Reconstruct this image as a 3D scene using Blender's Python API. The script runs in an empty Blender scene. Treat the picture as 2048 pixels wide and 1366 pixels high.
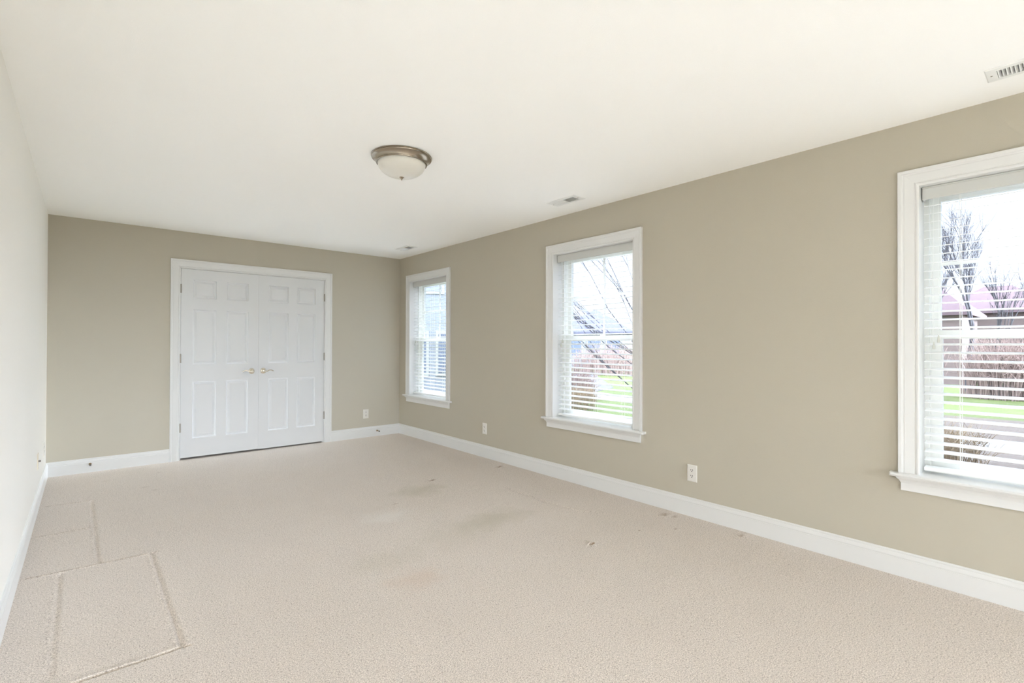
import bpy, bmesh, math, random
from mathutils import Vector, Matrix, noise

# ------------------------------------------------------------------ camera, sky, sun, exposure
S = bpy.context.scene
COL = S.collection
W, D, H = 3.607, 6.268, 2.44           # room: x 0..W, back wall at y = D, ceiling at H
YB = -5.60                             # wall behind the camera
GZ = -0.6                              # ground outside

cam_data = bpy.data.cameras.new('camera')
cam_data.sensor_width = 36.0
cam_data.lens = 985.166 / 2048 * 36.0
cam_data.clip_start = 0.02
cam = bpy.data.objects.new('camera', cam_data)
COL.objects.link(cam)
cam.matrix_world = Matrix(((0.7558126907, -0.0068104522, -0.6547524679, 0.2681841490),
                           (-0.6547805654, -0.0031325229, -0.7558125419, 0.0),
                           (0.0030963981, 0.9999719021, -0.0068269523, 1.2402027916),
                           (0, 0, 0, 1)))
S.camera = cam

SKY = 4.2
world = bpy.data.worlds.new('sky')
S.world = world
world.use_nodes = True
bg = world.node_tree.nodes['Background']
bg.inputs['Color'].default_value = (0.88, 0.97, 1.2, 1)
bg.inputs['Strength'].default_value = SKY


# hazy, wide sun standing off to the right behind the viewer
sun_data = bpy.data.lights.new('sun', 'SUN')
sun_data.energy = 12.0
sun_data.angle = math.radians(36)
sun_data.color = (0.90, 1.0, 1.18)
sun = bpy.data.objects.new('sun', sun_data)
COL.objects.link(sun)
sun.rotation_euler = Vector((-0.10, 0.91, -0.27)).to_track_quat('-Z', 'Y').to_euler()


def portal(name, loc, rot, sx, sy):
    d = bpy.data.lights.new(name, 'AREA')
    d.shape = 'RECTANGLE'
    d.size, d.size_y = sx, sy
    d.cycles.is_portal = True
    o = bpy.data.objects.new(name, d)
    COL.objects.link(o)
    o.location = loc
    o.rotation_euler = rot
    return o


S.view_settings.view_transform = 'Standard'
S.view_settings.look = 'None'
S.view_settings.exposure = 1.9
S.view_settings.gamma = 1.0
S.view_settings.use_curve_mapping = False
S.cycles.use_denoising = True
S.cycles.max_bounces = 14
S.cycles.diffuse_bounces = 10
S.cycles.transparent_max_bounces = 24
S.cycles.caustics_reflective = False
S.cycles.caustics_refractive = False
S.cycles.sample_clamp_indirect = 6.0
S.cycles.sample_clamp_direct = 0.4

# ------------------------------------------------------------------ mesh helpers


class MB:
    """collects geometry for ONE mesh object"""

    def __init__(self):
        self.v, self.f, self.sm = [], [], []

    def face(self, pts, smooth=False):
        b = len(self.v)
        self.v += [tuple(p) for p in pts]
        self.f.append(list(range(b, b + len(pts))))
        self.sm.append(smooth)

    def box(self, x0, x1, y0, y1, z0, z1):
        b = len(self.v)
        self.v += [(x, y, z) for x in (x0, x1) for y in (y0, y1) for z in (z0, z1)]
        for q in ((0, 1, 3, 2), (4, 6, 7, 5), (0, 4, 5, 1), (2, 3, 7, 6), (0, 2, 6, 4), (1, 5, 7, 3)):
            self.f.append([b + i for i in q])
            self.sm.append(False)
        return self

    def loft(self, rings, close=True, caps=True, smooth=False):
        """rings: lists of points, same count; close = each ring is a loop"""
        b = len(self.v)
        n = len(rings[0])
        for r in rings:
            self.v += [tuple(p) for p in r]
        for i in range(len(rings) - 1):
            for j in range(n if close else n - 1):
                k = (j + 1) % n
                self.f.append([b + i * n + j, b + i * n + k, b + (i + 1) * n + k, b + (i + 1) * n + j])
                self.sm.append(smooth)
        if caps and close:
            self.f.append([b + j for j in range(n)][::-1])
            self.f.append([b + (len(rings) - 1) * n + j for j in range(n)])
            self.sm += [False, False]
        return self

    def tube(self, pts, radii, n=8, smooth=True, caps=True):
        pts = [Vector(p) for p in pts]
        if not hasattr(radii, '__len__'):
            radii = [radii] * len(pts)
        rings = []
        up = Vector((0, 0, 1))
        for i, p in enumerate(pts):
            t = (pts[min(i + 1, len(pts) - 1)] - pts[max(i - 1, 0)]).normalized()
            a = up if abs(t.dot(up)) < 0.95 else Vector((1, 0, 0))
            u = t.cross(a).normalized()
            w = u.cross(t)
            rings.append([p + (u * math.cos(2 * math.pi * k / n) + w * math.sin(2 * math.pi * k / n)) * radii[i]
                          for k in range(n)])
        return self.loft(rings, True, caps, smooth)

    def lathe(self, prof, c, axis='z', n=48, smooth=True):
        """prof: (r, h) pairs; axis direction z, x or y"""
        rings = []
        for r, h in prof:
            ring = []
            for k in range(n):
                a = 2 * math.pi * k / n
                u, w = r * math.cos(a), r * math.sin(a)
                p = {'z': (u, w, h), 'y': (u, h, w), 'x': (h, u, w)}[axis]
                ring.append((c[0] + p[0], c[1] + p[1], c[2] + p[2]))
            rings.append(ring)
        return self.loft(rings, True, True, smooth)

    def sheet(self, a0, a1, b0, b1, holes, fn):
        """flat rectangle with rectangular holes; fn(a, b) -> point"""
        A = sorted({a0, a1} | {h[0] for h in holes} | {h[1] for h in holes})
        B = sorted({b0, b1} | {h[2] for h in holes} | {h[3] for h in holes})
        for i in range(len(A) - 1):
            for j in range(len(B) - 1):
                ca, cb = (A[i] + A[i + 1]) / 2, (B[j] + B[j + 1]) / 2
                if any(h[0] < ca < h[1] and h[2] < cb < h[3] for h in holes):
                    continue
                self.face([fn(A[i], B[j]), fn(A[i + 1], B[j]), fn(A[i + 1], B[j + 1]), fn(A[i], B[j + 1])])

    def slab(self, a0, a1, b0, b1, t0, t1, holes, fn):
        """thick sheet with through holes; fn(a, b, t) -> point"""
        self.sheet(a0, a1, b0, b1, holes, lambda a, b: fn(a, b, t0))
        self.sheet(a0, a1, b0, b1, holes, lambda a, b: fn(a, b, t1))
        for r in [(a0, a1, b0, b1)] + list(holes):
            c = [(r[0], r[2]), (r[1], r[2]), (r[1], r[3]), (r[0], r[3])]
            for k in range(4):
                p, q = c[k], c[(k + 1) % 4]
                self.face([fn(*p, t0), fn(*q, t0), fn(*q, t1), fn(*p, t1)])

    def mesh(self, name, mat, weld=True):
        me = bpy.data.meshes.new(name)
        me.from_pydata(self.v, [], self.f)
        if any(self.sm):
            me.polygons.foreach_set('use_smooth', self.sm)
        if weld:
            bm = bmesh.new()
            bm.from_mesh(me)
            bmesh.ops.remove_doubles(bm, verts=bm.verts, dist=1e-5)
            bmesh.ops.recalc_face_normals(bm, faces=bm.faces)
            bm.to_mesh(me)
            bm.free()
        if any(self.sm):
            me.set_sharp_from_angle(angle=math.radians(40))
        if mat:
            me.materials.append(mat)
        return me

    def obj(self, name, mat, parent=None, weld=True, bevel=0):
        o = bpy.data.objects.new(name, self.mesh(name, mat, weld))
        COL.objects.link(o)
        if parent:
            o.parent = parent
            o.matrix_parent_inverse = Matrix.Translation(-parent.location) if parent.parent is None else Matrix()
        if bevel:
            m = o.modifiers.new('bevel', 'BEVEL')
            m.width = bevel
            m.segments = 2
            m.limit_method = 'ANGLE'
        return o


def tag(o, label, cat, group=None, kind=None):
    o['label'] = label
    o['category'] = cat
    if group:
        o['group'] = group
    if kind:
        o['kind'] = kind
    return o


def thing(name, loc, label, cat, group=None, kind=None):
    o = bpy.data.objects.new(name, None)
    COL.objects.link(o)
    o.location = loc
    o.empty_display_size = 0.05
    return tag(o, label, cat, group, kind)


# ------------------------------------------------------------------ materials


def lin(c):
    return tuple(((x / 255) / 12.92 if x / 255 <= 0.04045 else ((x / 255 + 0.055) / 1.055) ** 2.4) for x in c)


def mat(name, col, rough=0.6, metal=0.0, spec=0.5, bump=None, mottle=None, coords='Object'):
    """principled material with procedural mottling (scale, amount) and bump (scale, distance)"""
    m = bpy.data.materials.new(name)
    m.use_nodes = True
    nt = m.node_tree
    p = nt.nodes['Principled BSDF']
    p.inputs['Base Color'].default_value = (*col, 1)
    p.inputs['Roughness'].default_value = rough
    p.inputs['Metallic'].default_value = metal
    p.inputs['Specular IOR Level'].default_value = spec
    tc = nt.nodes.new('ShaderNodeTexCoord')
    if mottle:
        n = nt.nodes.new('ShaderNodeTexNoise')
        n.inputs['Scale'].default_value = mottle[0]
        n.inputs['Detail'].default_value = 4
        nt.links.new(tc.outputs[coords], n.inputs['Vector'])
        r = nt.nodes.new('ShaderNodeMix')
        r.data_type = 'RGBA'
        r.inputs['A'].default_value = (*[c * (1 - mottle[1]) for c in col], 1)
        r.inputs['B'].default_value = (*[min(1, c * (1 + mottle[1])) for c in col], 1)
        nt.links.new(n.outputs['Fac'], r.inputs['Factor'])
        nt.links.new(r.outputs['Result'], p.inputs['Base Color'])
    if bump:
        n2 = nt.nodes.new('ShaderNodeTexNoise')
        n2.inputs['Scale'].default_value = bump[0]
        n2.inputs['Detail'].default_value = 3
        nt.links.new(tc.outputs[coords], n2.inputs['Vector'])
        b = nt.nodes.new('ShaderNodeBump')
        b.inputs['Strength'].default_value = 1.0
        b.inputs['Distance'].default_value = bump[1]
        nt.links.new(n2.outputs['Fac'], b.inputs['Height'])
        nt.links.new(b.outputs['Normal'], p.inputs['Normal'])
    return m


M = {}
M['wall'] = mat('beige_wall_paint', lin((180, 173, 157)), 0.7, spec=0.25, bump=(260, 0.0004), mottle=(1.2, 0.012))
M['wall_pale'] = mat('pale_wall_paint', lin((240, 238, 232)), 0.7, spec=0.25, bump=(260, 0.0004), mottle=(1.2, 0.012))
M['ceiling'] = mat('ceiling_paint', lin((245, 244, 240)), 0.85, spec=0.2, bump=(200, 0.0004), mottle=(1.0, 0.008))
M['trim'] = mat('white_trim_paint', lin((214, 213, 210)), 0.32, spec=0.5, mottle=(3, 0.008))
M['door'] = mat('white_door_paint', lin((210, 210, 209)), 0.36, spec=0.5, bump=(90, 0.0003), mottle=(2, 0.008))
M['vinyl'] = mat('white_vinyl_frame', lin((226, 226, 220)), 0.4, mottle=(4, 0.008))
M['slat'] = mat('white_slat', lin((243, 243, 241)), 0.38, mottle=(6, 0.008))
M['valance'] = mat('white_valance', lin((196, 196, 191)), 0.45, mottle=(6, 0.01))
M['cord'] = mat('white_cord', lin((235, 235, 230)), 0.8, mottle=(80, 0.04))
M['tassel'] = mat('grey_tassel', lin((196, 196, 186)), 0.5, mottle=(60, 0.03))
M['nickel'] = mat('brushed_nickel', lin((158, 147, 131)), 0.24, metal=1.0, mottle=(30, 0.05))
M['bright_nickel'] = mat('polished_nickel', lin((214, 206, 190)), 0.14, metal=1.0, mottle=(30, 0.03))
M['hinge'] = mat('satin_hinge_metal', lin((150, 142, 130)), 0.35, metal=1.0, mottle=(30, 0.05))
M['brass'] = mat('dull_brass', lin((140, 118, 86)), 0.35, metal=1.0, mottle=(60, 0.08))
M['rubber'] = mat('dark_rubber', lin((70, 62, 54)), 0.7, mottle=(60, 0.05))
M['plate'] = mat('white_plate_plastic', lin((216, 212, 204)), 0.35, mottle=(20, 0.008))
M['cream'] = mat('cream_plate_plastic', lin((208, 196, 174)), 0.35, mottle=(20, 0.01))
M['dark'] = mat('dark_slot', lin((30, 27, 24)), 0.8, mottle=(20, 0.1))
M['duct'] = mat('dark_duct', lin((24, 22, 20)), 0.8, mottle=(8, 0.2))
M['vent'] = mat('white_enamel', lin((228, 228, 224)), 0.4, mottle=(10, 0.008))
M['alabaster'] = mat('alabaster_glass', lin((216, 212, 202)), 0.28, mottle=(9, 0.035))

# clear window glass: see-through with a weak mirror reflection
g = bpy.data.materials.new('clear_glass')
g.use_nodes = True
nt = g.node_tree
nt.nodes.remove(nt.nodes['Principled BSDF'])
tr = nt.nodes.new('ShaderNodeBsdfTransparent')
tr.inputs['Color'].default_value = (0.95, 0.97, 0.965, 1)
gl = nt.nodes.new('ShaderNodeBsdfGlossy')
gl.inputs['Roughness'].default_value = 0.02
lw = nt.nodes.new('ShaderNodeLayerWeight')
lw.inputs['Blend'].default_value = 0.5
pw = nt.nodes.new('ShaderNodeMath')
pw.operation = 'POWER'
pw.inputs[1].default_value = 4.0
nt.links.new(lw.outputs['Facing'], pw.inputs[0])
fr = nt.nodes.new('ShaderNodeMath')
fr.operation = 'MULTIPLY_ADD'
fr.inputs[1].default_value = 0.5
fr.inputs[2].default_value = 0.025
nt.links.new(pw.outputs[0], fr.inputs[0])
mx = nt.nodes.new('ShaderNodeMixShader')
nt.links.new(fr.outputs[0], mx.inputs[0])
nt.links.new(tr.outputs[0], mx.inputs[1])
nt.links.new(gl.outputs[0], mx.inputs[2])
nt.links.new(mx.outputs[0], nt.nodes['Material Output'].inputs['Surface'])
M['glass'] = g


def carpet_material():
    m = bpy.data.materials.new('beige_carpet')
    m.use_nodes = True
    nt = m.node_tree
    N, L = nt.nodes, nt.links
    p = N['Principled BSDF']
    p.inputs['Roughness'].default_value = 0.95
    p.inputs['Specular IOR Level'].default_value = 0.1
    p.inputs['Sheen Weight'].default_value = 0.25
    p.inputs['Sheen Roughness'].default_value = 0.5
    geo = N.new('ShaderNodeNewGeometry')
    pos = geo.outputs['Position']

    def noise_tex(scale, detail=3, rough=0.6):
        n = N.new('ShaderNodeTexNoise')
        n.inputs['Scale'].default_value = scale
        n.inputs['Detail'].default_value = detail
        n.inputs['Roughness'].default_value = rough
        L.new(pos, n.inputs['Vector'])
        return n.outputs['Fac']

    def mixc(fac, a, b):
        r = N.new('ShaderNodeMix')
        r.data_type = 'RGBA'
        for s, v in (('A', a), ('B', b)):
            if isinstance(v, tuple):
                r.inputs[s].default_value = (*v, 1)
            else:
                L.new(v, r.inputs[s])
        L.new(fac, r.inputs['Factor'])
        return r.outputs['Result']

    def remap(x, a, b, c=0.0, d=1.0):
        r = N.new('ShaderNodeMapRange')
        r.clamp = True
        for i, v in enumerate((a, b, c, d)):
            r.inputs[i + 1].default_value = v
        L.new(x, r.inputs[0])
        return r.outputs[0]

    base_a, base_b = lin((168, 153, 139)), lin((246, 234, 221))
    fine = remap(noise_tex(210, 2, 0.7), 0.33, 0.67)
    col = mixc(fine, base_a, base_b)
    col = mixc(remap(noise_tex(2.2, 3), 0.35, 0.75, 0.0, 0.16), col, lin((196, 180, 164)))

    pits = remap(noise_tex(120, 2, 0.6), 0.58, 0.70, 0.0, 0.75)
    col = mixc(pits, col, lin((132, 114, 96)))

    # marks on the pile: x, y, rx, ry, colour, strength
    for x, y, rx, ry, c, s in STAINS:
        sub = N.new('ShaderNodeVectorMath')
        sub.operation = 'SUBTRACT'
        sub.inputs[1].default_value = (x, y, 0)
        L.new(pos, sub.inputs[0])
        mul = N.new('ShaderNodeVectorMath')
        mul.operation = 'MULTIPLY'
        mul.inputs[1].default_value = (1 / rx, 1 / ry, 0)
        L.new(sub.outputs[0], mul.inputs[0])
        ln = N.new('ShaderNodeVectorMath')
        ln.operation = 'LENGTH'
        L.new(mul.outputs[0], ln.inputs[0])
        add = N.new('ShaderNodeMath')
        add.operation = 'ADD'
        L.new(ln.outputs['Value'], add.inputs[0])
        L.new(remap(noise_tex(4 / max(rx, ry) ** 0.5, 3), 0.2, 0.8, -0.45, 0.45), add.inputs[1])
        col = mixc(remap(add.outputs[0], 0.25, 1.15, s, 0.0), col, lin(c))
    L.new(col, p.inputs['Base Color'])
    b = N.new('ShaderNodeBump')
    b.inputs['Strength'].default_value = 0.9
    b.inputs['Distance'].default_value = 0.006
    L.new(noise_tex(180, 3, 0.7), b.inputs['Height'])
    L.new(b.outputs['Normal'], p.inputs['Normal'])
    return m


OLIVE, BROWN, PALE = (172, 162, 136), (150, 124, 98), (226, 222, 216)
STAINS = [(2.43, 3.68, 0.26, 0.17, OLIVE, 0.42), (2.48, 2.74, 0.32, 0.17, OLIVE, 0.42),
          (2.15, 2.70, 0.40, 0.24, OLIVE, 0.2), (1.92, 3.28, 0.22, 0.15, PALE, 0.3), (1.60, 2.30, 0.16, 0.13, (196, 160, 128), 0.25),
          (1.58, 2.62, 0.26, 0.18, OLIVE, 0.2), (2.665, 3.883, 0.05, 0.018, BROWN, 0.7),
          (3.451, 3.87, 0.06, 0.02, BROWN, 0.8), (2.663, 1.995, 0.022, 0.014, BROWN, 0.9),
          (3.474, 1.998, 0.06, 0.03, BROWN, 0.6), (3.507, 1.929, 0.03, 0.02, BROWN, 0.6),
          (3.29, 1.795, 0.012, 0.01, BROWN, 0.9), (3.502, 1.454, 0.035, 0.02, BROWN, 0.7),
          (3.081, 1.938, 0.01, 0.01, BROWN, 0.7), (2.097, 3.495, 0.03, 0.012, BROWN, 0.5),
          (0.677, 5.299, 0.05, 0.02, BROWN, 0.3), (0.724, 5.144, 0.03, 0.02, BROWN, 0.4),
          (0.814, 5.818, 0.03, 0.012, BROWN, 0.4), (0.42, 5.76, 0.03, 0.015, BROWN, 0.35)]
M['carpet'] = carpet_material()

# ------------------------------------------------------------------ windows: where they stand
OW, OZ0, OZ1 = 0.890, 0.560, 2.090      # clear opening
WIN = [5.526, 2.809, 0.113]             # centres along the right wall
WT = 0.20                               # wall thickness

# ------------------------------------------------------------------ room shell
CREASES = [  # (x0, y0, x1, y1, width, depth)
    (0.03, 5.152, 0.337, 5.123, 0.007, 0.008), (0.036, 4.376, 0.345, 4.370, 0.007, 0.010),
    (0.316, 5.10, 0.334, 3.63, 0.010, 0.007), (0.03, 3.637, 0.605, 3.611, 0.007, 0.011),
    (0.574, 3.60, 0.578, 2.41, 0.011, 0.009), (0.175, 3.59, 0.182, 1.55, 0.011, 0.007),
    (0.605, 2.408, 0.05, 2.414, 0.007, 0.009), (3.035, 3.281, 3.03, 2.783, 0.012, 0.006),
    (3.03, 2.783, 3.072, 2.454, 0.012, 0.006), (3.072, 2.454, 3.17, 2.32, 0.012, 0.005)]
DENTS = [(2.663, 1.995, 0.018, 0.012), (3.451, 3.87, 0.03, 0.008), (2.665, 3.883, 0.03, 0.007),
         (3.474, 1.998, 0.03, 0.008), (3.502, 1.454, 0.025, 0.010), (3.29, 1.795, 0.012, 0.008)]


def floor_height(x, y):
    h = 0.0010 * noise.noise((x * 1.7, y * 1.7, 0.3)) + 0.0004 * noise.noise((x * 9, y * 9, 4.1))
    for x0, y0, x1, y1, w, d in CREASES:
        if not (min(x0, x1) - 0.1 < x < max(x0, x1) + 0.1 and min(y0, y1) - 0.1 < y < max(y0, y1) + 0.1):
            continue
        dx, dy = x1 - x0, y1 - y0
        L2 = dx * dx + dy * dy
        t = max(0, min(1, ((x - x0) * dx + (y - y0) * dy) / L2))
        ex, ey = x - (x0 + t * dx), y - (y0 + t * dy)
        r = math.hypot(ex, ey)
        side = 1 if (ex * dy - ey * dx) > 0 else -1
        h -= d * math.exp(-(r / w) ** 2)
        h += d * 0.35 * math.exp(-((r - 1.5 * w) / w) ** 2) * (1 if side > 0 else 0.3)
    for dx, dy, r, d in DENTS:
        q = math.hypot(x - dx, y - dy)
        if q < 4 * r:
            h += d * (0.8 * math.exp(-((q - r) / (0.6 * r)) ** 2) - math.exp(-(q / (0.7 * r)) ** 2))
    return h


def build_floor():
    def axis(a, b, zones, step):
        out, x = [a], a
        while x < b - 1e-6:
            st = min([q for f0, f1, q in zones if f0 <= x < f1] + [step])
            x = min(b, x + st)
            out.append(x)
        return out
    X = axis(-0.12, W + 0.1, [(-0.02, 0.70, 0.012), (0.14, 0.22, 0.004), (0.29, 0.36, 0.004), (0.54, 0.62, 0.004),
                              (2.64, 2.69, 0.004), (3.0, 3.2, 0.006)], 0.03)
    Y = axis(YB - 0.1, D + 0.75, [(1.3, 5.4, 0.02), (5.09, 5.18, 0.004), (4.34, 4.41, 0.004), (3.58, 3.66, 0.004), (2.37, 2.45, 0.004),
                                  (1.97, 2.02, 0.004), (2.3, 3.35, 0.012)], 0.04)
    b = MB()
    for y in Y:
        for x in X:
            b.v.append((x, y, floor_height(x, y)))
    n = len(X)
    for j in range(len(Y) - 1):
        for i in range(n - 1):
            b.f.append([j * n + i, j * n + i + 1, (j + 1) * n + i + 1, (j + 1) * n + i])
            b.sm.append(True)
    # underside slab rim so the floor has thickness
    o = b.obj('floor', M['carpet'], weld=False)
    return o


tag(build_floor(), 'beige cut-pile carpet with creases and faint stains across the room', 'carpet', kind='structure')

VENTS = [(3.275, 2.798), (3.275, 5.482), (3.288, 0.118)]   # centres of the ceiling registers
b = MB()
vh = [(x - 0.052, x + 0.052, y - 0.128, y + 0.128) for x, y in VENTS]
b.slab(-0.12, W + WT, YB - 0.12, D + 0.12, H, H + 0.16, vh, lambda a, c, t: (a, c, t))
tag(b.obj('ceiling', M['ceiling']), 'flat white painted ceiling over the whole room', 'ceiling', kind='structure')

b = MB()
b.box(-0.12, 0, YB - 0.12, D + 0.12, -0.05, H)
tag(b.obj('wall_left', M['wall_pale']), 'pale off-white wall along the left edge', 'wall', kind='structure')

b = MB()
holes = [(c - OW / 2 - 0.018, c + OW / 2 + 0.018, OZ0 - 0.03, OZ1 + 0.018) for c in WIN]
b.slab(YB - 0.12, D + 0.12, GZ, H, W, W + WT, holes, lambda a, c, t: (t, a, c))
tag(b.obj('wall_right', M['wall']), 'beige wall with three windows on the right', 'wall', kind='structure')

# closet opening in the back wall
DX0, DX1, DZ1 = 1.014, 2.574, 2.066
b = MB()
b.slab(0, W, -0.05, H, D, D + 0.12, [(DX0, DX1, -0.049, DZ1)], lambda a, c, t: (a, t, c))
b.box(DX0 - 0.3, DX1 + 0.3, D + 0.70, D + 0.74, -0.05, H)
b.box(DX0 - 0.34, DX0 - 0.3, D + 0.12, D + 0.74, -0.05, H)
b.box(DX1 + 0.3, DX1 + 0.34, D + 0.12, D + 0.74, -0.05, H)
b.box(DX0 - 0.34, DX1 + 0.34, D + 0.12, D + 0.74, H, H + 0.04)
tag(b.obj('wall_back', M['wall'], weld=False), 'beige far wall holding the white double closet doors', 'wall', kind='structure')

# wall behind the viewer; wide opening added to let in more light
FX0, FX1, FZ0, FZ1 = 0.30, 3.40, 0.20, 2.12
b = MB()
b.slab(0, W, -0.05, H, YB - 0.12, YB, [(FX0, FX1, FZ0, FZ1)], lambda a, c, t: (a, t, c))
tag(b.obj('wall_front', M['wall']), 'beige wall behind the viewer with a wide opening added for light', 'wall', kind='structure')


def sweep_mitre(b, path_fn, prof, corners):
    """profile (across, out) swept along mitred corners; path_fn(corner_index, across, out) -> point"""
    rings = [[path_fn(i, a, o) for a, o in prof] for i in range(corners)]
    b.loft(rings, True, True, False)


# casing profile: across = 0 outer edge .. 1 inner edge, out = thickness
CAS = [(0.0, 0.0), (0.0, 0.018), (0.02, 0.020), (0.16, 0.020), (0.19, 0.0185), (0.22, 0.0155), (0.28, 0.0142),
       (0.33, 0.0150), (0.37, 0.0142), (0.78, 0.0105), (0.80, 0.0085), (0.83, 0.0085), (0.86, 0.0115), (0.93, 0.0120),
       (0.97, 0.0105), (1.0, 0.0085), (1.0, 0.0)]

# baseboards: (z, out)
BAS = [(0.0, 0.0), (0.0, 0.014), (0.0945, 0.014), (0.0955, 0.0120), (0.0985, 0.0120), (0.101, 0.0140), (0.106, 0.0142),
       (0.114, 0.0125), (0.120, 0.0095), (0.1215, 0.0075), (0.1235, 0.0075), (0.1255, 0.0088), (0.131, 0.0085),
       (0.1346, 0.0060), (0.1346, 0.0)]


def baseboard(name, segs, label):
    b = MB()
    for a, e, fn in segs:
        b.loft([[fn(a, z, o) for z, o in BAS], [fn(e, z, o) for z, o in BAS]], True, True, False)
    tag(b.obj(name, M['trim']), label, 'baseboard', kind='structure')


baseboard('baseboard_left', [(YB, D, lambda s, z, o: (o, s, z))], 'white baseboard along the pale left wall')
baseboard('baseboard_right', [(YB, D, lambda s, z, o: (W - o, s, z))], 'long white baseboard under the three windows')
baseboard('baseboard_back', [(0, 0.9435, lambda s, z, o: (s, D - o, z)), (2.6445, W, lambda s, z, o: (s, D - o, z))],
          'white baseboard either side of the closet doors')

# ------------------------------------------------------------------ closet doors and their casing
ci0, ci1, ciz = 1.0285, 2.5595, 2.0535          # casing inner edge
cw = 0.087
b = MB()


def door_path(i, a, o):
    w = cw * (1 - a)
    x0, x1, z1 = ci0 - w, ci1 + w, ciz + w
    return [(x0, D - o, -0.002), (x0, D - o, z1), (x1, D - o, z1), (x1, D - o, -0.002)][i]


sweep_mitre(b, door_path, CAS, 4)
for x0, x1, z0, z1 in ((DX0, 1.0335, -0.04, 2.066), (2.5545, DX1, -0.04, 2.066), (1.0335, 2.5545, 2.0485, 2.066)):
    b.box(x0, x1, D - 0.0005, D + 0.12, z0, z1)
for x0, x1, z0, z1 in ((1.0335, 1.046, -0.04, 2.0485), (2.542, 2.5545, -0.04, 2.0485), (1.046, 2.542, 2.036, 2.0485)):
    b.box(x0, x1, D + 0.045, D + 0.075, z0, z1)      # stop
tag(b.obj('trim_1', M['trim'], weld=False), 'white moulded casing around the closet doors', 'door frame', kind='structure')

LW, LT = 0.7575, 0.035
PX = [(0.107, 0.330), (0.428, 0.651)]
PZ = [(0.221, 0.836), (1.015, 1.613), (1.732, 1.933)]


def door_leaf_mesh(x0, zb, zt):
    b = MB()
    yf = D + 0.003
    holes = [(p[0], p[1], q[0], q[1]) for p in PX for q in PZ]
    b.sheet(0, LW, zb, zt, holes, lambda a, c: (x0 + a, yf, c))
    for h in holes:
        rings = []
        for ins, dep in ((0, 0), (0.002, 0.0008), (0.007, 0.0105), (0.011, 0.0130), (0.016, 0.0132),
                         (0.036, 0.0030), (0.0385, 0.0022)):
            a0, a1, c0, c1 = h[0] + ins, h[1] - ins, h[2] + ins, h[3] - ins
            rings.append([(x0 + a0, yf + dep, c0), (x0 + a1, yf + dep, c0), (x0 + a1, yf + dep, c1), (x0 + a0, yf + dep, c1)])
        b.loft(rings, True, False)
        b.face(rings[-1])
    c = [(0, zb), (LW, zb), (LW, zt), (0, zt)]
    for k in range(4):
        p, q = c[k], c[(k + 1) % 4]
        b.face([(x0 + p[0], yf, p[1]), (x0 + q[0], yf, q[1]), (x0 + q[0], yf + LT, q[1]), (x0 + p[0], yf + LT, p[1])])
    b.face([(x0 + p[0], yf + LT, p[1]) for p in c])
    return b


def lever(parent, x, z, s):
    """round rose with a wave lever pointing to s (-1 left, +1 right)"""
    yf = D + 0.003
    r = MB().lathe([(0.0, 0.0), (0.0335, 0.0), (0.0335, -0.003), (0.031, -0.007), (0.024, -0.011), (0.0165, -0.013),
                    (0.013, -0.020), (0.0125, -0.030), (0.0125, -0.043), (0.0, -0.045)], (x, yf, z), 'y', 36)
    h = r.obj('door_handle', M['bright_nickel'], parent)
    pts, rad = [], []
    for k in range(15):
        t = k / 14
        px = x + s * (-0.006 + 0.112 * t)
        pz = z - 0.004 * math.sin(t * math.pi * 2.0 + 0.2) * (1 - t) * 2.2 + 0.008 * math.sin(max(0, t - 0.35) / 0.65 * math.pi) - 0.006 * t ** 4
        py = yf - 0.047 + 0.008 * t
        pts.append((px, py, pz))
        rad.append(0.0088 - 0.0042 * t if k < 14 else 0.002)
    MB().tube(pts, rad, 12).obj('lever', M['bright_nickel'], h)
    return h


def door_leaf(name, x0, zb, zt, hinge_x, handle_x, s, label):
    t = door_leaf_mesh(x0, zb, zt).obj(name, M['door'])
    tag(t, label, 'door', kind='structure')
    for z in (1.829, 1.084, 0.344):
        h = MB()
        h.tube([(hinge_x, D - 0.0045, z - 0.046), (hinge_x, D - 0.0045, z + 0.046)], 0.0068, 12)
        for dz in (-0.0455, -0.027, -0.0092, 0.0092, 0.027, 0.0455):
            h.tube([(hinge_x, D - 0.0045, z + dz - 0.0012), (hinge_x, D - 0.0045, z + dz + 0.0012)], 0.0074, 12)
        h.tube([(hinge_x, D - 0.0045, z + 0.046), (hinge_x, D - 0.0045, z + 0.051)], [0.0045, 0.002], 10)
        lx = x0 if s < 0 else x0 + LW
        h.box(min(lx, hinge_x) - 0.001, max(lx, hinge_x) + 0.001, D - 0.003, D + 0.004, z - 0.0445, z + 0.0445)
        h.obj('hinge', M['hinge'], t)
    lever(t, handle_x, 0.928, s)
    return t


door_leaf('door_1', 1.0360, 0.022, 2.0455, 1.0345, 1.7225, -1, 'left white six-panel closet door with a lever handle')
door_leaf('door_2', 1.7950, 0.018, 2.0455, 2.5535, 1.8460, 1, 'right white six-panel closet door with a lever handle')

# ------------------------------------------------------------------ windows
SASH_X = W + 0.145
SLATS = 32
WL = ['white double-hung window in the far corner beside the closet wall',
      'white double-hung window in the middle of the right wall',
      'large near white window cut off by the right edge']


def frame_ring(b, x0, x1, y0, y1, z0, z1, wy, wb, wt):
    """rectangular frame, side width wy, bottom rail wb, top rail wt"""
    b.box(x0, x1, y0, y0 + wy, z0, z1)
    b.box(x0, x1, y1 - wy, y1, z0, z1)
    b.box(x0, x1, y0 + wy, y1 - wy, z0, z0 + wb)
    b.box(x0, x1, y0 + wy, y1 - wy, z1 - wt, z1)


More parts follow.
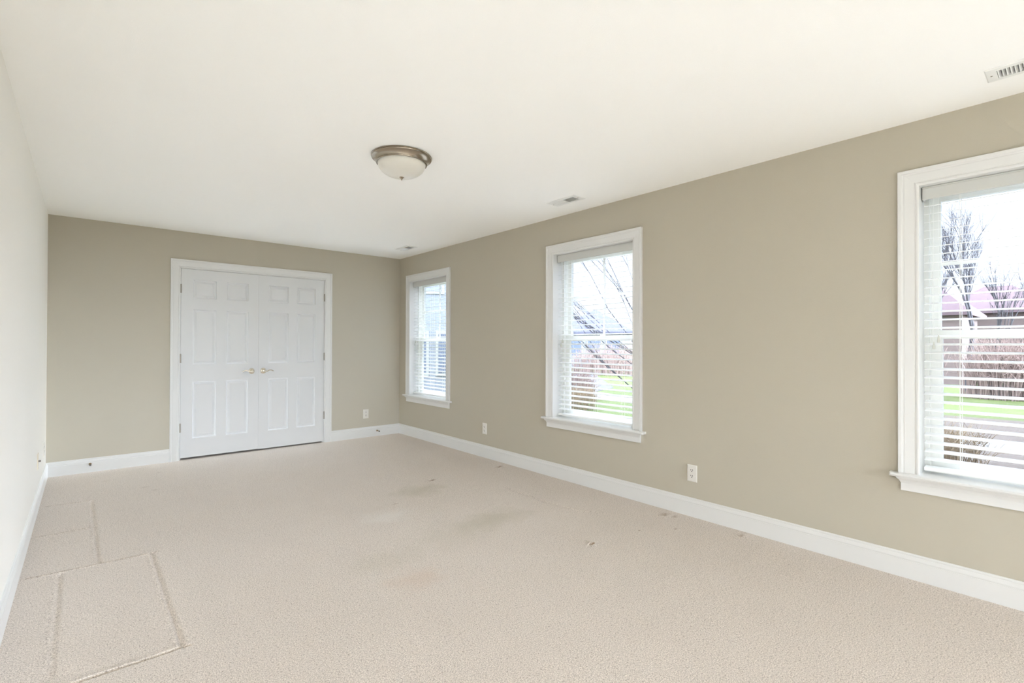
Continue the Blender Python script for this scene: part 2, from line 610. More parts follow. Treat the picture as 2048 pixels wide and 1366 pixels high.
def build_window(n, yc):
    y0, y1 = yc - OW / 2, yc + OW / 2
    root = thing('window_%d' % n, (W, yc, OZ0), WL[n - 1], 'window', kind='structure')
    # casing on three sides
    b = MB()

    def path(i, a, o):
        w = 0.090 * (1 - a)
        return [(W - o, y0 - w, OZ0), (W - o, y0 - w, OZ1 + w), (W - o, y1 + w, OZ1 + w), (W - o, y1 + w, OZ0)][i]
    sweep_mitre(b, path, CAS, 4)
    b.obj('window_casing', M['trim'], root)
    # jamb lining
    b = MB()
    b.box(W - 0.0005, W + WT, y0 - 0.018, y0, OZ0 - 0.03, OZ1 + 0.018)
    b.box(W - 0.0005, W + WT, y1, y1 + 0.018, OZ0 - 0.03, OZ1 + 0.018)
    b.box(W - 0.0005, W + WT, y0, y1, OZ1, OZ1 + 0.018)
    b.obj('jamb', M['trim'], root, weld=False)
    # stool with rounded nose and horns
    b = MB()
    st = [(W + 0.14, OZ0), (W - 0.045, OZ0), (W - 0.051, OZ0 - 0.003), (W - 0.054, OZ0 - 0.0095), (W - 0.051, OZ0 - 0.016),
          (W - 0.045, OZ0 - 0.019), (W + 0.14, OZ0 - 0.019)]
    st2 = [(max(x, W - 0.045 + 0.0), z) for x, z in st]
    hy = 0.090 + 0.034
    b.loft([[(x, y0 - hy, z) for x, z in st2], [(x, y0 - hy + 0.007, z) for x, z in st],
            [(x, y1 + hy - 0.007, z) for x, z in st], [(x, y1 + hy, z) for x, z in st2]])
    # keep the horns in front of the wall only
    for i, v in enumerate(b.v):
        if (v[1] < y0 - 0.02 or v[1] > y1 + 0.02) and v[0] > W:
            b.v[i] = (W, v[1], v[2])
    # inner part of the sill lies between the jambs
    b.box(W, W + WT, y0, y1, OZ0 - 0.019, OZ0)
    b.obj('window_sill', M['trim'], root, weld=False)
    # bed moulding and apron
    b = MB()
    ap = [(0, 0.466), (0.013, 0.466), (0.0145, 0.468), (0.0145, 0.507), (0.0165, 0.509), (0.018, 0.5135), (0.0235, 0.523),
          (0.032, 0.531), (0.036, 0.5405), (0, 0.5405)]
    ya, ye = y0 - 0.078, y1 + 0.078
    ra, re = [], []
    for o, z in ap:
        ex = max(0, o - 0.0145) * 0.9
        ra.append((W - o, ya - ex, z))
        re.append((W - o, ye + ex, z))
    b.loft([ra, re])
    b.obj('apron', M['trim'], root)
    # fixed vinyl frame with channels
    b = MB()
    for s in (y0, y1):
        k = 1 if s == y0 else -1
        for d0, d1, xa, xb in ((0, 0.022, W + 0.120, W + 0.200), (0.022, 0.026, W + 0.138, W + 0.142), (0.022, 0.026, W + 0.176, W + 0.180)):
            b.box(xa, xb, min(s + k * d0, s + k * d1), max(s + k * d0, s + k * d1), OZ0, OZ1)
    b.box(W + 0.120, W + 0.200, y0 + 0.022, y1 - 0.022, OZ1 - 0.022, OZ1)
    b.box(W + 0.120, W + 0.200, y0 + 0.022, y1 - 0.022, OZ0, OZ0 + 0.012)
    b.obj('window_frame', M['vinyl'], root, weld=False)
    # lower sash (room side)
    b = MB()
    frame_ring(b, SASH_X, SASH_X + 0.030, y0 + 0.024, y1 - 0.024, 0.572, 1.327, 0.044, 0.045, 0.042)
    frame_ring(b, SASH_X + 0.006, SASH_X + 0.022, y0 + 0.066, y1 - 0.066, 0.612, 1.287, 0.007, 0.007, 0.007)
    ls = b.obj('lower_sash', M['vinyl'], root, weld=False)
    MB().box(SASH_X + 0.012, SASH_X + 0.016, y0 + 0.066, y1 - 0.066, 0.612, 1.287).obj('pane', M['glass'], ls)
    k = MB()
    k.lathe([(0.0, 0.0), (0.014, 0.0), (0.014, 0.006), (0.009, 0.010), (0, 0.010)], (SASH_X + 0.014, yc, 1.327), 'z', 20)
    k.box(SASH_X + 0.002, SASH_X + 0.012, yc - 0.028, yc + 0.004, 1.332, 1.338)
    k.obj('sash_lock', M['vinyl'], ls, weld=False)
    # upper sash (outside) with its grille
    xu = SASH_X + 0.033
    b = MB()
    frame_ring(b, xu, xu + 0.028, y0 + 0.024, y1 - 0.024, 1.288, 2.068, 0.038, 0.036, 0.040)
    us = b.obj('upper_sash', M['vinyl'], root, weld=False)
    MB().box(xu + 0.012, xu + 0.016, y0 + 0.058, y1 - 0.058, 1.318, 2.032).obj('pane', M['glass'], us)
    b = MB()
    b.box(xu + 0.008, xu + 0.0205, yc - 0.009, yc + 0.009, 1.322, 2.030)
    b.box(xu + 0.0085, xu + 0.020, y0 + 0.060, y1 - 0.060, 1.678, 1.696)
    b.obj('grille', M['vinyl'], us, weld=False)
    return root


for i, yc in enumerate(WIN):
    build_window(i + 1, yc)
    portal('sky_portal', (W + WT + 0.01, yc, (OZ0 + OZ1) / 2), (0, math.radians(90), 0), OZ1 - OZ0, OW)

# unseen window added behind the camera to brighten the room
t = thing('window_4', ((FX0 + FX1) / 2, YB, FZ0), 'wide unseen window added behind the viewer to brighten the room', 'window', kind='structure')
b = MB()
b.box(FX0, FX0 + 0.05, YB - 0.10, YB - 0.02, FZ0, FZ1)
b.box(FX1 - 0.05, FX1, YB - 0.10, YB - 0.02, FZ0, FZ1)
b.box(FX0 + 0.05, FX1 - 0.05, YB - 0.10, YB - 0.02, FZ0, FZ0 + 0.06)
b.box(FX0 + 0.05, FX1 - 0.05, YB - 0.10, YB - 0.02, FZ1 - 0.05, FZ1)
b.box((FX0 + FX1) / 2 - 0.03, (FX0 + FX1) / 2 + 0.03, YB - 0.095, YB - 0.025, FZ0 + 0.06, FZ1 - 0.05)
b.obj('window_frame', M['vinyl'], t, weld=False)
MB().box(FX0 + 0.05, FX1 - 0.05, YB - 0.062, YB - 0.058, FZ0 + 0.06, FZ1 - 0.05).obj('pane', M['glass'], t)
portal('sky_portal', ((FX0 + FX1) / 2, YB - 0.13, (FZ0 + FZ1) / 2), (math.radians(90), 0, 0), FX1 - FX0, FZ1 - FZ0)

# ------------------------------------------------------------------ blinds
PITCH = 0.043628
BL = ['open white slatted blind in the far corner window by the closet wall',
      'open white slatted blind in the middle window of the right wall',
      'open white slatted blind in the large near window at the right edge']


def build_blind(i, yc):
    y0, y1 = yc - OW / 2 + 0.006, yc + OW / 2 - 0.006
    root = thing('window_blind', (W + 0.075, yc, OZ1), BL[i], 'blind', 'white slatted window blinds')
    # valance: moulded front board with short returns
    b = MB()
    pv = [(0.043, 2.0215), (0.0405, 2.024), (0.0405, 2.078), (0.042, 2.082), (0.0395, 2.0855), (0.0405, 2.0885), (0.052, 2.0885), (0.052, 2.0215)]
    b.loft([[(W + x, y0, z) for x, z in pv], [(W + x, y1, z) for x, z in pv]])
    b.box(W + 0.052, W + 0.085, y0, y0 + 0.008, 2.0215, 2.0885)
    b.box(W + 0.052, W + 0.085, y1 - 0.008, y1, 2.0215, 2.0885)
    b.obj('valance', M['valance'], root, weld=False)
    b = MB().box(W + 0.054, W + 0.104, y0 + 0.010, y1 - 0.010, 2.036, 2.088)
    b.obj('headrail', M['slat'], root)
    # slats, room side low
    tilt = math.radians(11)
    ux, uz = math.cos(tilt), math.sin(tilt)
    b = MB()
    sec = [(-0.025, 0.0002), (-0.0245, 0.0013), (-0.0235, 0.0016), (0.0235, 0.0016), (0.0245, 0.0013), (0.025, 0.0002), (0.0245, -0.0011),
           (0.0235, -0.0014), (-0.0235, -0.0014), (-0.0245, -0.0011)]
    rnd = random.Random(5 + i)
    xc = W + 0.077
    for k in range(SLATS):
        zc = 1.9865 - PITCH * k + 0.025 * uz
        dt = tilt + rnd.uniform(-0.012, 0.012)
        c, s = math.cos(dt), math.sin(dt)
        dy = rnd.uniform(-0.0015, 0.0015)
        ring = [(xc + a * c - q * s, zc + a * s + q * c) for a, q in sec]
        b.loft([[(x, y0 + 0.004 + dy, z) for x, z in ring], [(x, y1 - 0.004 + dy, z) for x, z in ring]])
    b.obj('slats', M['slat'], root, weld=False)
    # bottom rail
    zb = 0.5885
    b = MB()
    sec = [(-0.026, 0.004), (-0.024, 0.0085), (0.024, 0.0085), (0.026, 0.004), (0.026, -0.006), (0.024, -0.0085), (-0.024, -0.0085), (-0.026, -0.006)]
    ring = [(xc + a * ux - q * uz, zb + a * uz * 0.5 + q) for a, q in sec]
    b.loft([[(x, y0 + 0.003, z) for x, z in ring], [(x, y1 - 0.003, z) for x, z in ring]])
    for yy in (y0 + 0.15, yc, y1 - 0.15):
        b.lathe([(0, 0), (0.006, 0), (0.006, -0.003), (0, -0.003)], (xc, yy, zb - 0.008), 'z', 12)
    b.obj('bottom_rail', M['slat'], root, weld=False)
    # ladder cords with rungs, front and back, and the lift cord between
    for yy in (y0 + 0.149, yc, y1 - 0.149):
        b = MB()
        for dx, dz in ((-0.0268, -0.005), (0.0268, 0.005)):
            b.tube([(xc + dx, yy, 2.036), (xc + dx, yy, zb)], 0.0009, 6)
        b.tube([(xc, yy + 0.006, 2.036), (xc, yy + 0.006, zb)], 0.0008, 6)
        for k in range(SLATS):
            zc = 1.9865 - PITCH * k + 0.025 * uz - 0.0024
            b.tube([(xc - 0.026, yy, zc - 0.026 * uz), (xc + 0.026, yy, zc + 0.026 * uz)], 0.0005, 4)
        b.obj('ladder_cord', M['cord'], root, weld=False)
    # two pull cords with tassels at the far end
    for dy, zt in ((0.045, 1.224), (0.064, 1.258)):
        y = y1 - dy
        x = W + 0.047
        cd = MB().tube([(x + 0.006, y, 2.040), (x, y, 1.99), (x, y + 0.001, zt + 0.04)], 0.0009, 6).obj('pull_cord', M['cord'], root)
        MB().lathe([(0.0, 0.040), (0.0022, 0.040), (0.003, 0.034), (0.0065, 0.014), (0.007, 0.006), (0.0055, 0.001), (0, 0)],
                   (x, y, zt), 'z', 16).obj('tassel', M['tassel'], cd)
    return root


for i, yc in enumerate(WIN):
    build_blind(i, yc)

# ------------------------------------------------------------------ ceiling light
LX, LY = 1.789, 2.837
t = thing('ceiling_light', (LX, LY, H), 'round flush ceiling light with nickel rim and frosted glass bowl', 'ceiling light')
b = MB().lathe([(0.0, 0.0), (0.186, 0.0), (0.190, -0.002), (0.190, -0.007), (0.187, -0.009), (0.1885, -0.0115), (0.187, -0.015),
                (0.181, -0.018), (0.173, -0.023), (0.166, -0.030), (0.1615, -0.037), (0.1595, -0.041), (0.1610, -0.0435),
                (0.1595, -0.0475), (0.155, -0.0490), (0.1515, -0.0475), (0.1505, -0.043), (0.0, -0.040)], (LX, LY, H), 'z', 96)
b.obj('light_rim', M['nickel'], t)
prof = [(0.1500, -0.040)]
for k in range(0, 17):
    a = k / 16 * math.pi / 2
    prof.append((0.150 * math.cos(a) ** 0.86 if k < 16 else 0.0, -0.045 - 0.087 * math.sin(a)))
b = MB().lathe(prof, (LX, LY, H), 'z', 96)
b.obj('glass_bowl', M['alabaster'], t)
b = MB().lathe([(0.0, -0.128), (0.014, -0.129), (0.0155, -0.132), (0.013, -0.135), (0.007, -0.137), (0.0075, -0.140), (0.0045, -0.143),
                (0.0050, -0.146), (0.0025, -0.151), (0, -0.152)], (LX, LY, H), 'z', 32)
b.obj('finial', M['nickel'], t)

# ------------------------------------------------------------------ ceiling registers
VL = ['white ceiling register above the middle window', 'white ceiling register near the far corner of the room',
      'white ceiling register cut off at the upper right edge']


def build_vent(i, x, y):
    t = thing('ceiling_vent', (x, y, H), VL[i], 'air vent', 'white ceiling air registers')
    z1 = H - 0.0065
    hx, hy = 0.0715, 0.1545
    # the louvre field sits off-centre along x as in a curved-blade register
    sx0, sx1, sy = x - 0.022, x + 0.058, 0.117
    sx0, sx1 = x - 0.042, x + 0.046
    b = MB()
    rings = []
    for (ax, ay, z) in ((hx, hy, H), (hx, hy, H - 0.002), (hx - 0.004, hy - 0.004, z1), ):
        rings.append([(x - ax, y - ay, z), (x + ax, y - ay, z), (x + ax, y + ay, z), (x - ax, y + ay, z)])
    inner = [[(sx0, y - sy, z), (sx1, y - sy, z), (sx1, y + sy, z), (sx0, y + sy, z)] for z in (z1, H + 0.012)]
    b.loft(rings + inner, True, False)
    b.obj('frame', M['vent'], t)
    # blades: two banks thrown in opposite directions
    b = MB()
    n = 18
    p = 2 * sy / n
    for k in range(n):
        yc = y - sy + (k + 0.5) * p
        s = 1 if k < n // 2 else -1
        y0, z0 = yc - s * 0.0040, z1 + 0.0004
        y2, z2 = yc + s * 0.0038, z1 + 0.0110
        q = [(y0, z0), (y0 + s * 0.003, z0 + 0.0022), (y2, z2)]
        th = 0.0008
        for (ya, za), (yb, zb_) in zip(q[:-1], q[1:]):
            b.loft([[(sx0, ya, za), (sx0, yb, zb_), (sx0, yb + th, zb_), (sx0, ya + th, za)],
                    [(sx1, ya, za), (sx1, yb, zb_), (sx1, yb + th, zb_), (sx1, ya + th, za)]])
    b.box(sx0, sx1, y - 0.003, y + 0.003, z1, z1 + 0.004)
    b.obj('louvers', M['vent'], t, weld=False)
    b = MB().box(x - 0.050, x + 0.050, y - 0.126, y + 0.126, H + 0.045, H + 0.15)
    b.obj('duct', M['duct'], t)
    for s in (-1, 1):
        b = MB().lathe([(0, 0), (0.0042, 0), (0.0036, -0.0018), (0, -0.0022)], (x, y + s * 0.136, z1), 'z', 14)
        b.obj('screw', M['hinge'], t)
    b = MB().box(x - 0.003, x + 0.003, y - sy - 0.010, y - sy - 0.004, z1 - 0.010, z1)
    b.obj('damper_lever', M['vent'], t)


for i, (x, y) in enumerate(VENTS):
    build_vent(i, x, y)

# ------------------------------------------------------------------ outlets and plates


def plate_frame(P, U, N, label, cat, name, cream=False, kind='duplex', group=None):
    """P centre on the wall, U horizontal unit, N out of the wall"""
    P, U, N = Vector(P), Vector(U), Vector(N)
    Z = Vector((0, 0, 1))
    t = thing(name, P, label, cat, group)

    def at(u, z, o):
        return P + U * u + Z * z + N * o
    pm = M['cream'] if cream else M['plate']
    hw, hh = 0.038, 0.0605
    b = MB()
    rings = []
    for ins, o in ((0, 0), (0, 0.002), (0.002, 0.0042), (0.006, 0.0055)):
        rings.append([at(-hw + ins, -hh + ins, o), at(hw - ins, -hh + ins, o), at(hw - ins, hh - ins, o), at(-hw + ins, hh - ins, o)])
    b.loft(rings, True, True)
    b.obj('cover_plate', pm, t)
    if kind == 'duplex':
        for zc in (0.0205, -0.0205):
            ring = []
            for k in range(28):
                a = 2 * math.pi * k / 28
                ring.append((0.0172 * math.cos(a), max(-0.0135, min(0.0135, 0.0172 * math.sin(a)))))
            b = MB()
            b.loft([[at(u, zc + z, 0.0048) for u, z in ring], [at(u, zc + z, 0.0068) for u, z in ring],
                    [at(u * .95, zc + z * .95, 0.0074) for u, z in ring]])
            r = b.obj('receptacle', pm, t)
            s = MB()
            for u, w_, h_ in ((-0.0066, 0.0018, 0.0054), (0.0066, 0.0018, 0.0046)):
                c = [at(u - w_, zc + 0.0045 - h_, 0.0078), at(u + w_, zc + 0.0045 - h_, 0.0078), at(u + w_, zc + 0.0045 + h_, 0.0078), at(u - w_, zc + 0.0045 + h_, 0.0078)]
                s.loft([c, [v - N * 0.004 for v in c]])
            c = [at(0.0036 * math.cos(2 * math.pi * k / 14), zc - 0.0072 + 0.0036 * math.sin(2 * math.pi * k / 14), 0.0078) for k in range(14)]
            s.loft([c, [v - N * 0.004 for v in c]])
            s.obj('slot', M['dark'], r, weld=False)
        scr = (0.0,)
    elif kind == 'coax':
        b = MB()
        c0 = [(math.cos(2 * math.pi * k / 6), math.sin(2 * math.pi * k / 6)) for k in range(6)]
        b.loft([[at(0.0075 * u, 0.0075 * z, 0.004) for u, z in c0], [at(0.0075 * u, 0.0075 * z, 0.009) for u, z in c0]])
        c1 = [(math.cos(2 * math.pi * k / 16), math.sin(2 * math.pi * k / 16)) for k in range(16)]
        b.loft([[at(0.0062 * u, 0.0062 * z, 0.006) for u, z in c1], [at(0.0062 * u, 0.0062 * z, 0.019) for u, z in c1]])
        b.obj('coax_jack', M['rubber'], t, weld=False)
        scr = (0.045, -0.045)
    else:
        scr = (0.045, -0.045)
    for zs in scr:
        b = MB()
        c1 = [(math.cos(2 * math.pi * k / 14), math.sin(2 * math.pi * k / 14)) for k in range(14)]
        b.loft([[at(0.0032 * u, zs + 0.0032 * z, 0.005) for u, z in c1], [at(0.0028 * u, zs + 0.0028 * z, 0.0068) for u, z in c1]])
        b.obj('screw', pm, t)
    return t


plate_frame((W, 1.850, 0.312), (0, 1, 0), (-1, 0, 0), 'white duplex outlet on the right wall between middle and near windows', 'outlet',
            'wall_outlet', group='white wall outlets')
plate_frame((W, 4.308, 0.315), (0, 1, 0), (-1, 0, 0), 'white duplex outlet on the right wall between far and middle windows', 'outlet',
            'wall_outlet', group='white wall outlets')
plate_frame((3.113, D, 0.311), (1, 0, 0), (0, -1, 0), 'white duplex outlet on the far wall right of the closet doors', 'outlet',
            'wall_outlet', group='white wall outlets')
plate_frame((0, 5.185, 0.345), (0, 1, 0), (1, 0, 0), 'cream cable plate with a dark jack on the left wall', 'wall plate',
            'cable_plate', cream=True, kind='coax')
plate_frame((0, 5.90, 0.320), (0, 1, 0), (1, 0, 0), 'white outlet on the left wall next to the far corner', 'outlet',
            'wall_outlet', group='white wall outlets')

# ------------------------------------------------------------------ door stops on the far baseboard


def door_stop(x, z, label):
    y = D - 0.014
    t = thing('door_stop', (x, y, z), label, 'door stop', 'baseboard door stops')
    b = MB().lathe([(0, 0), (0.011, 0), (0.011, -0.003), (0.007, -0.007), (0.0045, -0.010), (0.0042, -0.062), (0, -0.062)], (x, y, z), 'y', 20)
    b.obj('rod', M['brass'], t)
    b = MB().lathe([(0, -0.060), (0.0075, -0.060), (0.0085, -0.064), (0.0080, -0.073), (0.0055, -0.077), (0, -0.078)], (x, y, z), 'y', 20)
    b.obj('bumper', M['rubber'], t)


door_stop(0.312, 0.080, 'brass door stop on the far baseboard left of the closet doors')
door_stop(3.268, 0.072, 'brass door stop on the far baseboard below the outlet')

# ------------------------------------------------------------------ outside
M['lawn'] = mat('spring_grass', lin((62, 70, 36)), 0.9, spec=0.1, bump=(14, 0.03), mottle=(1.6, 0.25))
M['mulch'] = mat('bark_mulch', lin((74, 66, 59)), 0.95, spec=0.1, bump=(20, 0.02), mottle=(7, 0.3))
M['gravel'] = mat('grey_gravel', lin((70, 70, 72)), 0.95, spec=0.1, bump=(30, 0.02), mottle=(10, 0.3))
M['concrete'] = mat('pale_concrete', lin((190, 188, 184)), 0.9, spec=0.2, mottle=(3, 0.06))
M['brush'] = mat('dry_brush', lin((124, 107, 100)), 0.95, spec=0.1, mottle=(5, 0.35))
M['straw'] = mat('straw_stem', lin((122, 106, 84)), 0.9, spec=0.1, mottle=(5, 0.25))
M['bark'] = mat('grey_bark', lin((52, 50, 52)), 0.9, spec=0.1, mottle=(12, 0.25))
M['roof_brown'] = mat('brown_shingle', lin((72, 60, 62)), 0.9, spec=0.1, mottle=(6, 0.2))
M['roof_grey'] = mat('grey_shingle', lin((58, 58, 66)), 0.9, spec=0.1, mottle=(6, 0.2))
M["siding_pale"] = mat("pale_siding", lin((110, 114, 120)), 0.8, mottle=(2, 0.05))
M['siding_blue'] = mat('blue_grey_siding', lin((80, 88, 100)), 0.8, mottle=(2, 0.05))
M['brick'] = mat('tan_brick', lin((78, 66, 61)), 0.9, mottle=(9, 0.2))
M['dark_glass'] = mat('dark_window_glass', lin((60, 66, 76)), 0.1, mottle=(2, 0.1))


def ground_patch(name, pts, z, m, label, cat):
    b = MB()
    lo, hi = [(x, y, z - 0.05) for x, y in pts], [(x, y, z) for x, y in pts]
    b.loft([lo, hi])
    tag(b.obj(name, m), label, cat, kind='structure')


b = MB()
b.box(W + WT, 130, -60, 190, GZ - 0.3, GZ)
b.box(-40, -0.12, -60, 190, GZ - 0.3, GZ)
b.box(-0.12, W + WT, -60, YB - 0.12, GZ - 0.3, GZ)
tag(b.obj('lawn', M['lawn'], weld=False), 'green spring lawn outside the windows', 'lawn', kind='structure')
ground_patch('mulch_bed', [(4.0, -1), (12.2, -1.5), (12.2, 3.2), (9.0, 4.2), (4.0, 4.2)], GZ + 0.015, M['mulch'],
             'brown mulch bed below the near window', 'mulch bed')
ground_patch('garden_path', [(12.3, -2), (13.6, -2), (13.5, 3.0), (15.2, 12.0), (18.5, 22.0), (17.2, 22.6), (13.9, 12.4), (12.2, 3.2)], GZ + 0.03,
             M['concrete'], 'pale concrete path crossing the lawn outside', 'path')
ground_patch('mulch_bed', [(13.8, -2), (17.6, -2), (17.4, 3.6), (13.7, 3.0)], GZ + 0.02, M['mulch'],
             'long mulch bed beyond the garden path', 'mulch bed')
ground_patch('gravel_drive', [(14.6, 12.2), (17.5, 13.2), (27, 22.5), (24, 25), (18.6, 21.5)], GZ + 0.02, M['gravel'],
             'grey gravel drive seen through the middle window', 'driveway')


def shrub(name, c, rx, ry, h, n, m, label, seed, group=None, lean=0.35, wr=0.006):
    rnd = random.Random(seed)
    b = MB()
    for k in range(n):
        a = rnd.uniform(0, 2 * math.pi)
        r = math.sqrt(rnd.random())
        x, y = c[0] + rx * r * math.cos(a), c[1] + ry * r * math.sin(a)
        hh = h * rnd.uniform(0.55, 1.0) * (1 - 0.35 * r * r)
        dx, dy = rnd.uniform(-lean, lean) * hh, rnd.uniform(-lean, lean) * hh
        b.tube([(x, y, c[2] - 0.05), (x + dx * 0.35, y + dy * 0.35, c[2] + hh * 0.55), (x + dx, y + dy, c[2] + hh)], [wr, wr * 0.7, wr * 0.3], 3, False, False)
        for q in range(3):
            t0 = rnd.uniform(0.4, 0.9)
            px, py, pz = x + dx * t0 * 0.7, y + dy * t0 * 0.7, c[2] + hh * t0
            b.tube([(px, py, pz), (px + rnd.uniform(-.25, .25), py + rnd.uniform(-.25, .25), pz + rnd.uniform(0.0, 0.3))], [wr * 0.5, wr * 0.2], 3, False, False)
    return tag(b.obj(name, m, weld=False), label, 'shrub', group)


def bare_tree(name, base, h, r0, seed, label, levels=4, spread=0.55, stems=1, dirbias=(0, 0, 0), split=3, dirs=None):
    rnd = random.Random(seed)
    t = thing(name, base, label, 'tree', 'bare trees outside')
    tb, bb = MB(), MB()

    def grow(p, d, L, r, lv):
        pts, q = [p], p
        dd = d.copy()
        for k in range(4):
            dd = (dd + Vector((rnd.uniform(-.12, .12), rnd.uniform(-.12, .12), rnd.uniform(-.04, .12))) + Vector(dirbias) * 0.06).normalized()
            q = q + dd * (L / 4)
            pts.append(q)
        (tb if lv == 0 else bb).tube(pts, [r * (1 - 0.1 * k) for k in range(5)], 6 if lv < 2 else 4, True, False)
        if lv >= levels:
            return
        for k in range(split + (1 if lv else 0)):
            f = rnd.uniform(0.45, 1.0) if lv else rnd.uniform(0.7, 1.0)
            i = min(3, int(f * 4))
            sp = pts[i].lerp(pts[i + 1], f * 4 - i if f < 1 else 1)
            nd = (dd + Vector((rnd.uniform(-1, 1), rnd.uniform(-1, 1), rnd.uniform(-.3, .7))) * spread + Vector(dirbias) * 0.25).normalized()
            grow(sp, nd, L * rnd.uniform(0.55, 0.8), r * 0.52, lv + 1)

    for s, dv in enumerate(dirs or ()):
        grow(Vector(base) + Vector((0, 0, 0.25 + 0.22 * s)), Vector(dv).normalized(), h * 0.55, r0 * 0.26, 1)
    for s in range(stems):
        d = Vector((rnd.uniform(-.25, .25), rnd.uniform(-.25, .25), 1)) if stems > 1 else Vector((0, 0, 1))
        grow(Vector(base) + Vector((rnd.uniform(-.1, .1), rnd.uniform(-.1, .1), -0.1)) * (stems > 1), d.normalized(), h * 0.42, r0, 0)
    tb.obj('trunk', M['bark'], t, weld=False)
    bb.obj('branches', M['bark'], t, weld=False)
    return t


bare_tree('bare_tree', (8.15, 4.35, GZ), 4.6, 0.045, 11, 'bare tree with thin branches spreading across the middle window', 3, 0.38, 1,
          (-0.25, 0.5, 0.15), 3, ((-.32, .75, .55), (-.4, .7, .8), (-.3, .7, .45), (-.45, .62, .62), (-.2, .7, .7)))
bare_tree('bare_tree', (27.0, 2.95, GZ), 6.6, 0.10, 3, 'bare tree above brown roofs through the near window', 5, 0.5, 1, (0, 0, 0.2))
bare_tree('bare_tree', (29.0, 4.35, GZ), 7.0, 0.09, 8, 'bare tree top beside the frame of the near window', 4, 0.5, 1, (0, 0, 0.2))
bare_tree('bare_tree', (28.0, 2.20, GZ), 4.8, 0.07, 21, 'small bare tree above the roof ridge near window', 4, 0.4, 1, (0, 0, 0.3))

k = 0
for x, y, rx, ry, h, n, lab in ((22.2, 4.2, 1.1, 1.05, 2.6, 420, 'tall dry brush at the left of the near window view'),
                                (24.8, 1.75, 1.1, 1.15, 2.6, 420, 'tall dry brush behind the lawn through the near window'),
                                (22.9, -0.9, 1.1, 1.2, 2.4, 300, 'tall dry brush at the far right behind the lawn'),
                                (12.6, 12.0, 1.4, 1.4, 1.5, 320, 'dry brush by the path through the middle window'),
                                (25.5, 19.6, 2.2, 2.6, 2.2, 420, 'wide dry hedge behind the gravel drive'),
                                (31.0, 20.6, 2.4, 2.4, 2.4, 320, 'dry hedge far off at the right of the drive')):
    shrub('dry_shrub', (x, y, GZ), rx, ry, h, n, M['brush'], lab, 31 + k, 'dry shrubs outside', 0.3, 0.02)
    k += 1
for x, y, lab in ((14.9, 2.75, 'straw coloured grass clump beyond the path near window'), (10.2, 1.35, 'low straw grass clump on the mulch near the house'),
                  (11.0, 9.4, 'straw grass clump below the middle window view')):
    shrub('grass_clump', (x, y, GZ), 0.45, 0.45, 0.75, 160, M['straw'], lab, 70 + k, 'straw grass clumps', 0.6, 0.008)
    k += 1


def house(c, size, wall_h, roof_h, rot, label, wall_m, roof_m, hip=True, wins=(), over=0.35):
    """c = centre on the ground; size = (length along local x, depth); local -y face carries windows"""
    t = thing('house', (c[0], c[1], GZ), label, 'house', 'neighbouring houses')
    t.rotation_euler = (0, 0, rot)
    lx, ly = size[0] / 2, size[1] / 2

    def add(b, name, m, parent=t):
        o = bpy.data.objects.new(name, b.mesh(name, m, False))
        COL.objects.link(o)
        o.parent = parent
        return o
    w = MB()
    w.box(-lx, lx, -ly, ly, 0, wall_h)
    if not hip:
        for s in (-1, 1):
            w.loft([[(s * lx, -ly, wall_h), (s * lx, ly, wall_h), (s * lx, 0, wall_h + roof_h)],
                    [(s * (lx - 0.05), -ly, wall_h), (s * (lx - 0.05), ly, wall_h), (s * (lx - 0.05), 0, wall_h + roof_h)]])
    add(w, 'walls', wall_m)
    r = MB()
    o = over
    z = wall_h
    if hip:
        rl = max(0.01, lx - ly)
        e = [(-lx - o, -ly - o, z), (lx + o, -ly - o, z), (lx + o, ly + o, z), (-lx - o, ly + o, z)]
        for a in (0.0, 0.18):
            pass
        lo = [(x, y, z - 0.18) for x, y, _ in e]
        r.loft([lo, e], True, False)
        r.face(lo)
        A, B = (-rl, 0, z + roof_h), (rl, 0, z + roof_h)
        r.face([e[0], e[1], B, A])
        r.face([e[2], e[3], A, B])
        r.face([e[1], e[2], B])
        r.face([e[3], e[0], A])
    else:
        k_ = roof_h / ly
        sec = [(-ly - o, z - o * k_), (0, z + roof_h), (ly + o, z - o * k_), (ly + o, z - o * k_ + 0.2), (0, z + roof_h + 0.2), (-ly - o, z - o * k_ + 0.2)]
        r.loft([[(-lx - o, y, q) for y, q in sec], [(lx + o, y, q) for y, q in sec]])
    add(r, 'roof', roof_m)
    for u, zc, ww, hh in wins:
        f = MB()
        f.box(u - ww / 2 - 0.09, u + ww / 2 + 0.09, -ly - 0.05, -ly + 0.02, zc - hh / 2 - 0.09, zc + hh / 2 + 0.09)
        fo = add(f, 'window', M['concrete'])
        p = MB()
        p.box(u - ww / 2, u + ww / 2, -ly - 0.06, -ly - 0.045, zc - hh / 2, zc + hh / 2)
        add(p, 'pane', M['dark_glass'], fo)
    return t


R90 = math.radians(-90)
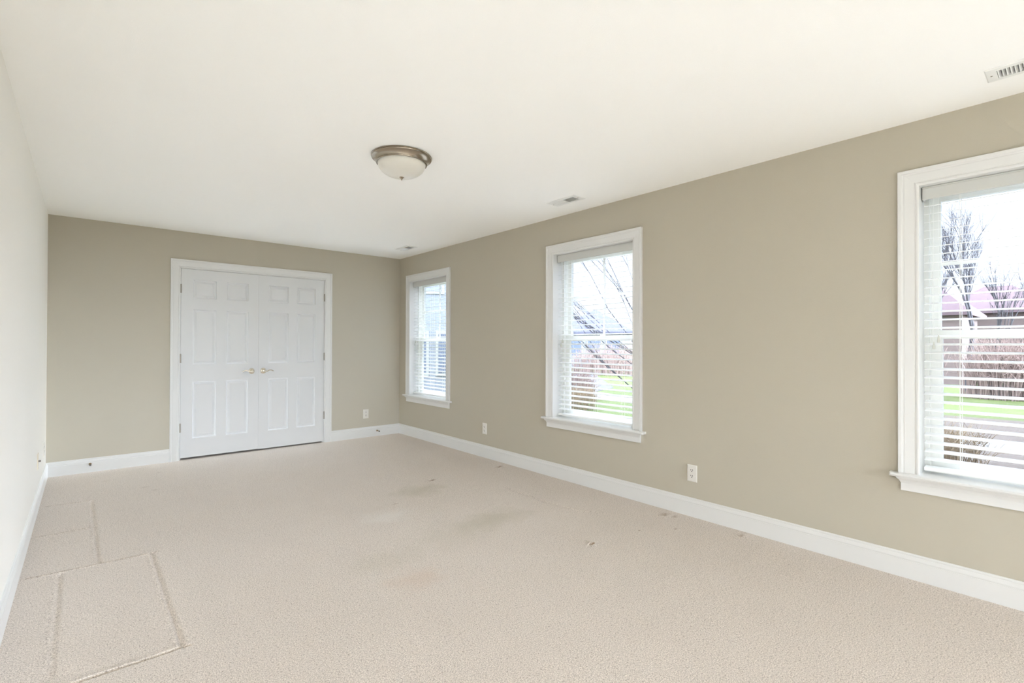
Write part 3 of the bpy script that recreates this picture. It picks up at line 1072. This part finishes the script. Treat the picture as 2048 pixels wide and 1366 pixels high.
# unseen block added to keep the low sun off the windows and grounds
t = thing('sun_blocker', (11.4, -2.9, GZ), 'added unseen wing-shaped block that shades the windows from the sun', 'sun blocker', kind='structure')
b = MB().box(W + WT, 19.0, -4.4, -1.4, GZ, 8.4)
b.obj('walls', M['siding_pale'], t)
b = MB()
b.loft([[(W + WT, y, z) for y, z in ((-4.8, 8.3), (-2.9, 9.9), (-1.0, 8.3))], [(19.4, y, z) for y, z in ((-4.8, 8.3), (-2.9, 9.9), (-1.0, 8.3))]])
b.obj('roof', M['roof_grey'], t)
house((34.5, 6.3), (5.2, 5.4), 3.5, 3.0, R90, 'tall brown hip-roofed house at the left of the near window view', M['brick'], M['roof_brown'], True,
      ((-1.2, 1.6, 1.0, 1.3), (1.2, 1.6, 1.0, 1.3)))
house((41.0, 3.2), (4.8, 3.6), 3.9, 1.5, R90, 'brown hip-roofed house in the middle of the near window view', M['brick'], M['roof_brown'], True, ())
house((36.6, -0.9), (3.6, 4.4), 2.5, 1.45, R90, 'low brown-roofed house at the right of the near window view', M['brick'], M['roof_brown'], True,
      ((-0.9, 1.5, 0.9, 1.2), (0.9, 1.5, 0.9, 1.2)))
house((33.0, 27.0), (5.5, 5.5), 2.9, 2.0, math.radians(-52), 'grey-roofed house at the left of the middle window view', M['siding_pale'], M['roof_grey'], True,
      ((-1.5, 1.6, 1.0, 1.2), (0.0, 1.6, 1.0, 1.2), (1.5, 1.6, 1.0, 1.2)))
house((38.0, 22.5), (5.5, 5.0), 2.8, 0.9, math.radians(-52), 'low grey-roofed house at the right of the middle window view', M['siding_blue'], M['roof_grey'], True,
      ((-1.5, 1.5, 1.0, 1.2), (1.5, 1.5, 1.0, 1.2)))
house((9.9, 16.9), (5.5, 6.0), 5.4, 2.2, math.radians(-31), 'tall pale house filling the far window view', M['siding_pale'], M['roof_grey'], False,
      ((-1.3, 1.55, 0.9, 1.3), (0.0, 1.55, 0.9, 1.3), (1.3, 1.55, 0.9, 1.3), (-1.3, 4.2, 0.9, 1.2), (0.5, 4.2, 0.9, 1.2)))
